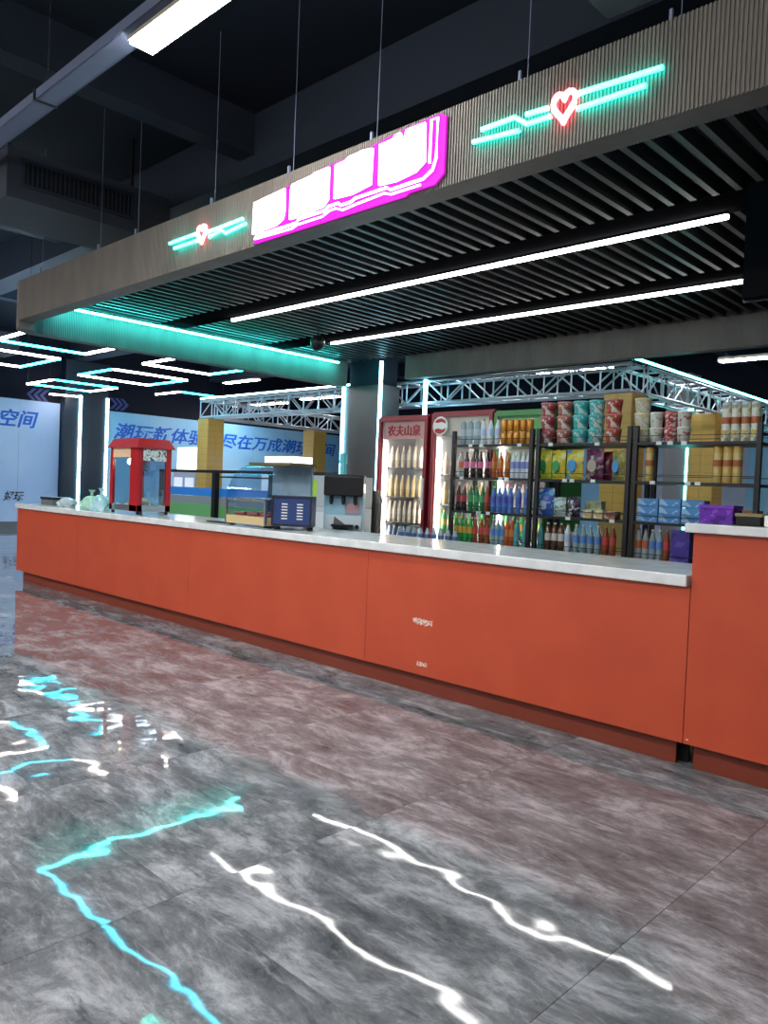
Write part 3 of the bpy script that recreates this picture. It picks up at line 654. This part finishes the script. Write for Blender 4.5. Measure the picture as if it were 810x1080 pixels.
def rack(i):
    x0, x1, nm = RX[i]; t = thing('display_rack', 'black metal display rack, %s one of three behind the bar' % nm if nm != 'middle' else 'black metal display rack, middle one, holding cup noodles and snack bags', 'rack', (x0, RY, 0)); W_ = x1-x0
    pm = MB().box(0, .036, 0, .036, 0, 1.96).mesh('post', M_blackm)
    for x in (0, W_-.036):
        for y in (0, .40-.036): link('post', pm, t, (x, y, 0))
    sm = MB().box(.037, W_-.037, .002, .398, -.022, -.001).mesh('shelf', M_blackm); rm = MB().bar((.037,.006,.0),(W_-.037,.006,0), .006).mesh('guard_rail', M_blackm)
    tm = MB().box(-.022,.022,-.004,0,-.014,.014).mesh('price_tag', M_wplas)
    for z in SZ:
        link('shelf', sm, t, (0, 0, z)); link('guard_rail', rm, t, (0, 0, z+.05)); link('guard_rail', rm, t, (0, .39, z+.05))
        if z > .5:
            for k in range(random.choice((2, 3))): link('price_tag', tm, t, (W_*random.uniform(.12, .9), 0, z-.011))
for i in range(3): rack(i)
CNT = {}
def xs_(a, b, n, y=2.2):
    p, q = PY(a, 500, y).x, PY(b, 500, y).x
    return [p+(q-p)*k/max(n-1, 1) for k in range(n)]
def row(ri, si, key, a, b, n, y=2.19):
    nm = RX[ri][2]
    for k, x in enumerate(xs_(a, b, n, y)):
        me = B[key]; q = CNT.get((ri, si, key), 0); CNT[(ri, si, key)] = q+1
        lab = '%s, %s from left, %s shelf of %s rack' % (DESC[key], ORD[min(q, 15)], SN[si], nm)
        put('bottle', (('body', me[0]), ('label', me[1]), ('cap', me[2])), lab, 'bottle', 'bottles on the display racks', (x, y, SZ[si]))
# left rack
row(0,0,'jar',487,502,3); row(0,0,'white',508,523,3)
cb_, cl_ = can_proto(mat('golden_can', (.62,.25,.03), .3, .4), M_chrome)
for k, x in enumerate(xs_(530, 557, 5)):
    for lv in (0, 1): put('drink_can', (('body', cb_), ('lid', cl_)), 'golden drink can, %s from left in the %s layer, top shelf of left rack' % (ORD[k], ('lower','upper')[lv]), 'can', 'golden cans on the left rack', (x, 2.2, SZ[0]+lv*.1185))
row(0,1,'clear',486,486,1); row(0,1,'cola',492,514,4); row(0,1,'orangeade',521,535,3); row(0,1,'milk',541,557,4)
row(0,2,'dark',485,491,2); row(0,2,'green',498,510,3); row(0,2,'tea',515,515,1); row(0,2,'sport',522,534,3); row(0,2,'clear',528,528,1,2.28); row(0,2,'sport',540,557,3)
row(0,3,'lime',484,499,4); row(0,3,'tea',504,517,3); row(0,3,'water',523,533,3); row(0,3,'orangeade',538,543,2); row(0,3,'aqua',548,557,2)
# middle rack: cup noodles three high
def cup_proto(c, c2, h=.124, r=.072):
    return MB().lathe([(r*.74,0),(r*.80,.005),(r*.97,h-.012)], 16).mesh('cup_body', printed('cup_print_'+str(c), c, c2, (.7,.66,.6), 22), True), MB().lathe([(r,h-.011),(r,h-.002),(r*.96,h)], 16).mesh('lid', mat('cup_lid_'+str(c), tuple(min(1, q*1.25+.08) for q in c), .35))
cups = [(578,(.42,.10,.11),(.25,.03,.04),'dark pink'),(595.5,(.50,.17,.13),(.2,.05,.06),'salmon'),(612.5,(.06,.48,.47),(.03,.3,.32),'teal'),(629,(.05,.45,.45),(.6,.7,.65),'turquoise'),(647,(.52,.10,.06),(.35,.04,.03),'orange red')]
for px_, c, c2, nm in cups:
    b_, l_ = cup_proto(c, c2)
    for lv in range(3): put('noodle_cup', (('cup_body', b_), ('lid', l_)), '%s cup noodle bucket, %s of its stack on the middle rack' % (nm, ('bottom','middle','topmost')[lv]), 'noodle cup', 'cup noodles on the racks', (PY(px_,450,2.22).x, 2.22, SZ[0]+lv*.1245))
cups2 = [(676,(.62,.52,.30),(.75,.7,.6),'cream',3,2.25),(691,(.7,.68,.6),(.4,.42,.3),'off white',2,2.22),(706,(.5,.05,.05),(.7,.65,.6),'red',2,2.22),(720,(.68,.66,.58),(.5,.08,.06),'white and red',2,2.22)]
for px_, c, c2, nm, hh, yy in cups2:
    b_, l_ = cup_proto(c, c2, r=.055 if hh == 2 else .07)
    for lv in range(hh): put('noodle_cup', (('cup_body', b_), ('lid', l_)), '%s cup noodle bucket, %s of its stack on the right rack' % (nm, (('bottom','middle','topmost') if hh == 3 else ('bottom','topmost'))[lv]), 'noodle cup', 'cup noodles on the racks', (PY(px_,450,yy).x+.012, yy, SZ[0]+lv*.1245))
def bag_mesh(m, w_, h_, d_):
    mb = MB(); nx, nz = 7, 9
    for s in (-1, 1):
        b = len(mb.v)
        for j in range(nz):
            for i in range(nx):
                u, v = i/(nx-1), j/(nz-1); k = (math.sin(math.pi*u)**.6)*(math.sin(math.pi*min(max((v-.08)/.84, 0), 1))**.6)
                mb.v.append(((u-.5)*w_*(1-.06*k), s*(d_/2*k+.0015), v*h_))
        for j in range(nz-1):
            for i in range(nx-1): a = b+j*nx+i; mb.f.append((a, a+1, a+nx+1, a+nx))
    return mb.mesh('pouch', m, True)
def bag(label, m, px_, w_, h_, z, y=2.2, d_=.09, patch=None):
    t = thing('snack_bag', label, 'snack bag', (PY(px_, 500, y).x, y, z), 'snack bags on the middle rack', random.uniform(-.12, .12)); me = bag_mesh(m, w_, h_, d_)
    link('pouch', me, t)
    if patch: mk('print', MB().prism([(.27*w_*math.cos(a), h_*.45+.2*h_*math.sin(a)) for a in [k*math.pi/6 for k in range(12)]], lambda u, v, d: (u, d, v), -d_/2-.006, -d_/2-.003), patch, t)
P1 = printed('yellow_green_film', (.62,.58,.05), (.08,.38,.06), (.75,.68,.1), 13, .25); P2 = printed('yellow_film', (.72,.56,.05), (.1,.4,.1), (.75,.7,.3), 12, .25); P3 = printed('yellow_blue_film', (.7,.52,.06), (.1,.4,.65), (.6,.7,.2), 11, .25)
P4 = printed('purple_film', (.12,.02,.06), (.42,.35,.3), (.2,.05,.16), 14, .25); P5 = printed('maroon_film', (.16,.012,.03), (.1,.02,.08), (.28,.05,.05), 12, .25); P6 = printed('olive_film', (.35,.3,.07), (.05,.12,.3), (.6,.5,.2), 14, .25)
dkp = mat('dark_film_print', (.06,.04,.05), .3)
bag('yellow and green snack bag, leftmost on the second shelf', P1, 575, .13, .27, SZ[1], 2.22, patch=mat('green_film_print',(.03,.3,.08),.3)); bag('bright yellow snack bag beside the yellow and green one', P2, 589, .14, .26, SZ[1], 2.19, patch=mat('green_film_print',(.03,.3,.08),.3)); bag('wide yellow snack bag with a blue print', P3, 606, .18, .27, SZ[1], 2.2, patch=mat('blue_film_print',(.05,.3,.6),.3))
bag('dark purple snack bag with pale print', P4, 627, .17, .27, SZ[1], 2.19, patch=mat('pale_film_print',(.45,.38,.3),.3)); bag('narrow maroon snack bag', P5, 640, .12, .25, SZ[1], 2.26); bag('olive snack bag with blue print next to the thick post', P6, 652, .12, .26, SZ[1], 2.2, patch=mat('blue_film_print',(.05,.3,.6),.3))
bag('blue and white snack bag on the third shelf', printed('blue_film', (.05,.12,.5), (.5,.65,.75), (.1,.35,.6), 12, .25), 577, .17, .25, SZ[2], 2.21); bag('pale green and white snack bag on the third shelf', printed('mint_film', (.6,.68,.66), (.12,.35,.2), (.3,.4,.42), 16, .25), 592, .13, .17, SZ[2], 2.19)
bag('black and white snack bag on the third shelf', printed('dark_mix_film', (.04,.03,.06), (.6,.6,.6), (.2,.05,.1), 20, .25), 607, .12, .18, SZ[2], 2.19)
def carton(label, m, px_, w_, h_, d_, z, y, cat='box', group=None, flap=M_wplas, name='carton', x=None):
    t = thing(name, label, cat, ((PY(px_, 500, y).x if x is None else x), y, z), group)
    mk('box_body', MB().box(-w_/2, w_/2, 0, d_, 0, h_), m, t, bev=.003); mk('flap_tape', MB().box(-w_/2+.01, w_/2-.01, d_*.45, d_*.55, h_, h_+.001), flap, t); return t
py = printed('yellow_carton', (.65,.5,.22), (.7,.68,.6), (.4,.28,.08), 25)
carton('yellow snack carton, left of two on the third shelf', py, 621, .085, .075, .1, SZ[2], 2.13); carton('yellow snack carton, right of two on the third shelf', py, 632.5, .085, .075, .1, SZ[2], 2.13)
carton('green and yellow tin box behind the yellow cartons', printed('green_tin', (.3,.36,.2), (.55,.5,.3), (.2,.22,.18), 20), 627, .16, .15, .08, SZ[2], 2.27); carton('small brown carton beside the thick post', printed('brown_carton', (.25,.1,.05), (.5,.4,.35), (.12,.05,.04), 20), 645, .1, .07, .1, SZ[2], 2.13)
carton('white flat box at the back of the bottom shelf, middle rack', printed('white_carton', (.75,.76,.78), (.15,.25,.6), (.7,.7,.7), 9), 600, .3, .17, .08, SZ[3], 2.37); carton('tan flat box at the back of the bottom shelf, middle rack', printed('tan_carton', (.6,.45,.2), (.75,.7,.6), (.5,.36,.15), 9), 634, .26, .16, .08, SZ[3], 2.37)
row(1,3,'aqua',573,573,1); row(1,3,'brownjar',581,595,3); row(1,3,'white',602,602,1); row(1,3,'water',611,634,4); row(1,3,'tea',642,650,2)
# right rack
def canister(label, m, capm, px_, z, h=.30, r=.0345, y=2.2):
    t = thing('snack_canister', label, 'canister', (PY(px_, 490, y).x, y, z), 'tall snack canisters on the right rack')
    mk('tube_body', MB().lathe([(r,0),(r,h-.02)], 14), m, t, smooth=True); mk('lid', MB().lathe([(r*1.04,h-.0195),(r*1.04,h-.004),(r*.98,h)], 14), capm, t, smooth=True); mk('label_band', MB().lathe([(r*1.01,h*.45),(r*1.01,h*.62)], 14, capb=False, capt=False), mat('rust_band', (.45,.12,.04), .4), t, smooth=True)
cW = printed('white_yellow_tube', (.72,.70,.6), (.62,.42,.08), (.35,.36,.3), 18); cY = printed('yellow_tube', (.66,.44,.12), (.72,.55,.22), (.6,.36,.08), 7)
for k, p in enumerate((764, 774, 784.5, 795)): canister('white and yellow snack canister, %s from left on the top shelf' % ORD[k], cW, mat('grey_lid', (.6,.6,.56), .4), p, SZ[0])
for k, p in enumerate((757, 767.5, 778)): canister('yellow snack canister, %s from left on the second shelf' % ORD[k], cY, mat('yellow_lid', (.62,.42,.12), .4), p, SZ[1], .285)
canister('single cream canister on the second shelf beside the thick post', cY, mat('yellow_lid', (.62,.42,.12), .4), 685, SZ[1], .28)
tb = printed('blue_tissue_film', (.08,.28,.62), (.35,.55,.8), (.15,.55,.35), 10)
for c_ in range(3):
    for lv in range(3): carton('blue tissue pack, %s layer, %s column from left' % (('bottom','middle','top')[lv], ORD[c_]), tb, 0, .175, .062, .12, SZ[2]+lv*.064, 2.13, 'tissue pack', 'blue tissue packs on the right rack', tb, 'tissue_pack', x=7.41+c_*.185)
carton('brown cardboard tray behind the purple box on the right rack', noisy('cardboard', (.28,.1,.06), (.33,.13,.08), 8, .7), 777, .28, .13, .2, SZ[2], 2.15)
row(2,3,'clear',677,684.5,2); row(2,3,'water',692,699.5,2); row(2,3,'tea',707,707,1)
carton('tall violet blue box on the bottom shelf of the right rack', printed('violet_carton', (.06,.03,.28), (.12,.08,.4), (.03,.02,.14), 10), 721, .15, .26, .12, SZ[3], 2.13)
# raised counter things
t = thing('gift_box', 'glossy purple box at the left end of the raised counter', 'box', (8.63, .12, 1.248)); mk('box_body', MB().box(0, .17, 0, .13, 0, .075), printed('purple_foil', (.10,.02,.3), (.2,.05,.45), (.05,.01,.16), 18, .2), t, bev=.005); mk('lid', MB().box(-.003, .173, -.003, .133, .0755, .096), mat('purple_lid', (.14,.03,.38), .2), t, bev=.003)
t = thing('candy_tray', 'black tray with gold rim beside the purple box', 'tray', (8.82, .1, 1.248)); mk('tray_body', MB().box(0, .12, 0, .15, 0, .045), M_black, t, bev=.006); mk('rim', MB().box(-.003,.123,-.003,.004,.045,.06).box(-.003,.123,.146,.153,.045,.06).box(-.003,.004,.004,.146,.045,.06).box(.116,.123,.004,.146,.045,.06), mat('dull_gold', (.3,.26,.14), .3, .6), t)
t = thing('acrylic_box', 'white box with slanted clear lid at the right frame edge', 'box', (8.96, .08, 1.248)); mk('box_body', MB().box(0, .28, 0, .24, 0, .055), M_wplas, t, bev=.005); mk('clear_lid', MB().add([(.0,.0,.056),(.28,0,.056),(.28,.24,.056),(0,.24,.056),(.05,.02,.13),(.26,.02,.13),(.26,.22,.13),(.05,.22,.13)], [(0,3,2,1),(4,5,6,7),(0,1,5,4),(1,2,6,5),(2,3,7,6),(3,0,4,7)]), M_blueglass, t); mk('contents', MB().box(.07,.25,.04,.2,.056,.11), mat('mauve_packets', (.3,.14,.17), .5), t)

# ------------------------------------------------------------------ fridges
def fridge(x0, x1, z1, label, frame, header, rows, hdr_text=None, logo=False):
    Y_ = 2.72; t = thing('drinks_fridge', label, 'fridge', (x0, Y_, 0)); W_ = x1-x0; D_ = .62; tk = .05
    mk('liner', MB().box(tk, tk+.006, .005, D_-.03, .42, z1-.056).box(W_-tk-.006, W_-tk, .005, D_-.03, .42, z1-.056).box(tk+.006, W_-tk-.006, .005, D_-.03, .42, .43).box(tk+.006, W_-tk-.006, .005, D_-.03, z1-.056, z1-.05), M_white, t)
    cab = MB().box(0, tk, 0, D_, .12, z1).box(W_-tk, W_, 0, D_, .12, z1).box(tk, W_-tk, 0, D_, z1-.05, z1).box(tk, W_-tk, 0, D_, .12, .42)
    mk('cabinet', cab, frame, t); mk('interior_back', MB().box(tk, W_-tk, D_-.03, D_, .42, z1-.05), M_wplas, t)
    mk('plinth', MB().box(.02, W_-.02, .03, D_-.02, 0, .12), M_black, t)
    hd = mk('header_panel', MB().box(tk+.01, W_-tk-.01, .02, .04, z1-.27, z1-.055), header, t)
    if hdr_text: text_fit(hdr_text, mat('red_ink', (.55,.01,.02), .5), (1,0,0), (0,0,1), (0,-1,0), (tk+.07, .019, z1-.235), W_-2*tk-.16, .13, hd, bold=.01)
    for x in (tk+.017, W_-tk-.017): mk('light_tube', MB().bar((x, .05, .46), (x, .05, z1-.3), .018), M_eFr, t)
    dr = mk('door', MB().box(0, .045, -.03, -.002, .40, z1-.02).box(W_-.045, W_, -.03, -.002, .40, z1-.02).box(.045, W_-.045, -.03, -.002, z1-.06, z1-.02).box(.045, W_-.045, -.03, -.002, .40, .45), frame, t)
    mk('door_glass', MB().box(.045, W_-.045, -.018, -.014, .45, z1-.06), M_glass, dr); mk('handle', MB().box(W_-.04, W_-.012, -.06, -.031, 1.15, 1.5), M_wplas, dr)
    if logo:
        ring = mk('round_logo', MB().tube([(.13,-.035,z1-.16),(.13,-.031,z1-.16)], .105, 24), mat('logo_white', (.8,.8,.78), .4), dr)
        mk('logo_wave', MB().prism([(.05,z1-.115),(.09,z1-.085),(.15,z1-.075),(.2,z1-.1),(.21,z1-.135),(.15,z1-.115),(.09,z1-.125)], lambda u, v, d: (u, d, v), -.04, -.0355), M_red, ring)
        mk('logo_wave', MB().prism([(.05,z1-.2),(.1,z1-.185),(.16,z1-.2),(.21,z1-.185),(.19,z1-.225),(.13,z1-.245),(.07,z1-.235)], lambda u, v, d: (u, d, v), -.04, -.0355), M_red, ring)
    for z, key, n in rows:
        mk('shelf', MB().box(tk+.002, W_-tk-.002, .05, D_-.04, z-.012, z-.001), M_chrome, t)
        for k in range(n):
            me = B[key]; x = x0+tk+.06+(W_-2*tk-.12)*k/(n-1)
            put('bottle', (('body', me[0]), ('label', me[1]), ('cap', me[2])), '%s, %s from left, %s shelf inside the %s' % (DESC[key], ORD[k], ('top', 'second', 'third', 'lowest')[[r_[0] for r_ in rows].index(z)], label.split(' with')[0]), 'bottle', 'bottles inside the fridges', (x, Y_+.12, z))
    return t
bt_('pale', (.75,.6,.45), (.8,.7,.6), (.7,.3,.2)); DESC['pale'] = 'pale peach bottle'
bt_('citrus', (.72,.5,.22), (.8,.6,.3), (.75,.7,.6)); DESC['citrus'] = 'pale orange bottle'
bt_('blue_water', (.3,.42,.62), (.2,.3,.6), (.3,.4,.6)); DESC['blue_water'] = 'pale blue bottle'
M_hdr = mat('pink_header', (.8,.42,.4), .4)
fridge(3.76, 4.53, 2.22, 'left red fridge with red lettering on its header', M_dred, M_hdr, [(1.62,'pale',7),(1.28,'citrus',7),(.98,'pale',8),(.68,'blue_water',8)], '农夫山泉')
fridge(4.59, 5.42, 2.24, 'middle red fridge with round logo', M_dred, mat('cream_header', (.75,.7,.6), .4), [(1.55,'pale',7),(1.22,'citrus',7),(.9,'lime',8)], None, True)
fridge(5.44, 6.12, 2.22, 'right fridge with green header', mat('green_frame', (.04,.22,.05), .35), mat('green_header', (.05,.5,.06), .4), [(1.55,'lime',6),(1.22,'white',6),(.9,'lime',6)])
# low table with shrink-wrapped bottles behind the counter
t = thing('low_table', 'low white table behind the counter holding small bottles', 'table', (5.0, 1.62, 0)); mk('table_top', MB().box(0, 1.0, 0, .4, .80, .84), M_white, t)
for x in (.02, .94):
    for y in (.02, .34): mk('leg', MB().box(x, x+.04, y, y+.04, 0, .80), M_blackm, t)
bt_('mini', (.5,.58,.66), (.1,.16,.4), (.08,.09,.12), h=.17, r=.027); DESC['mini'] = 'small clear bottle'
for k in range(9):
    me = B['mini']; put('bottle', (('body', me[0]), ('label', me[1]), ('cap', me[2])), 'small clear bottle, %s from left on the low table' % ORD[k], 'bottle', 'small bottles behind the counter', (5.06+k*.085, 1.75, .84))

# ------------------------------------------------------------------ the hall behind
t = thing('barrier', 'black railing with blue and green boards in the hall behind', 'railing', (0, 5.0, 0))
mk('top_rail', MB().box(-5.2, .55, -.03, .03, 1.55, 1.61), M_black, t); mk('second_rail', MB().box(-3.0, .55, -.02, .02, 1.46, 1.49), M_black, t)
for x in (-5.1, -3.05, -1.2, .45): mk('post', MB().box(x-.06, x+.06, -.05, .05, 0, 1.55), M_black, t)
mk('blue_board', MB().box(-5.2, .5, .051, .09, 1.07, 1.24), mat('blue_pad', (.03,.25,.75), .4), t); mk('grey_board', MB().box(-5.2, .5, .051, .08, .90, 1.065), mat('grey_board', (.28,.32,.33), .5), t); mk('green_board', MB().box(-5.2, .5, .051, .11, .3, .895), mat('green_board', (.16,.45,.15), .5), t)
def machine(label, x0, x1, z0, z1, y):
    t = thing('game_machine', label, 'game machine', (x0, y, 0)); W_ = x1-x0
    mk('cabinet', MB().box(0, W_, 0, .7, 0, z0-.02), mat('lilac_cabinet', (.5,.45,.58), .4), t, bev=.01); mk('lightbox', MB().box(0, W_, .1, .6, z0, z1), M_eScreen, t); mk('light_frame', MB().box(-.01, W_+.01, .12, .58, z0-.02, z0), M_blackm, t)
    for k in range(2):
        pn = mk('screen', MB().box(.06+k*W_*.5, W_*.5-.06+k*W_*.5, -.012, -.002, 1.0, z0-.15), mat('pale_screen', (.7,.7,.78), .2, 0, (.8,.85,1), .5), t)
    mk('control_shelf', MB().box(.02, W_-.02, -.12, -.001, .85, .9), M_black, t)
machine('game machine with bright white lightbox left of the front yellow post', -6.85, -5.85, 1.60, 2.19, 6.3)
machine('game machine with low white lightbox behind the food showcase', -3.3, -2.3, 1.76, 1.97, 6.3)
t = thing('hall_column', 'dark column with a cyan strip seen through the right rack', 'column', (4.0, 10.0, 0)); mk('column_body', MB().box(0, .42, 0, .5, 0, 3.7), mat('brown_grey_panel', (.12,.10,.11), .4), t); mk('light_strip', MB().box(.42, .50, -.03, .03, .1, 3.1), emis('aqua_strip', (.10,.95,.9), 14), t)
M_bb = noisy('pale_lilac_banner', (.5,.56,.75), (.62,.66,.82), .6, .5)
t = thing('wall_banner', 'pale lilac banner on the back wall behind the right rack', 'banner', (0, Y1, 0))
for k in range(9): mk('panel', MB().box(-6.0+k*1.6, -4.404+k*1.6, -.03, 0, .25, 3.0), M_bb if k % 3 else M_ban2, t)

o = mk('power_cord', MB().tube([(4.2+.22*math.cos(a)*(1 if k < 9 else 1.0), .22+.05*math.sin(a), .991) for k, a in enumerate([math.pi*1.6*i_/14 for i_ in range(15)])]+[(4.44, .2, .991)], .005, 6), M_black, smooth=True); tag(o, 'thin black power cord looped on the counter left of the showcase', 'cord')
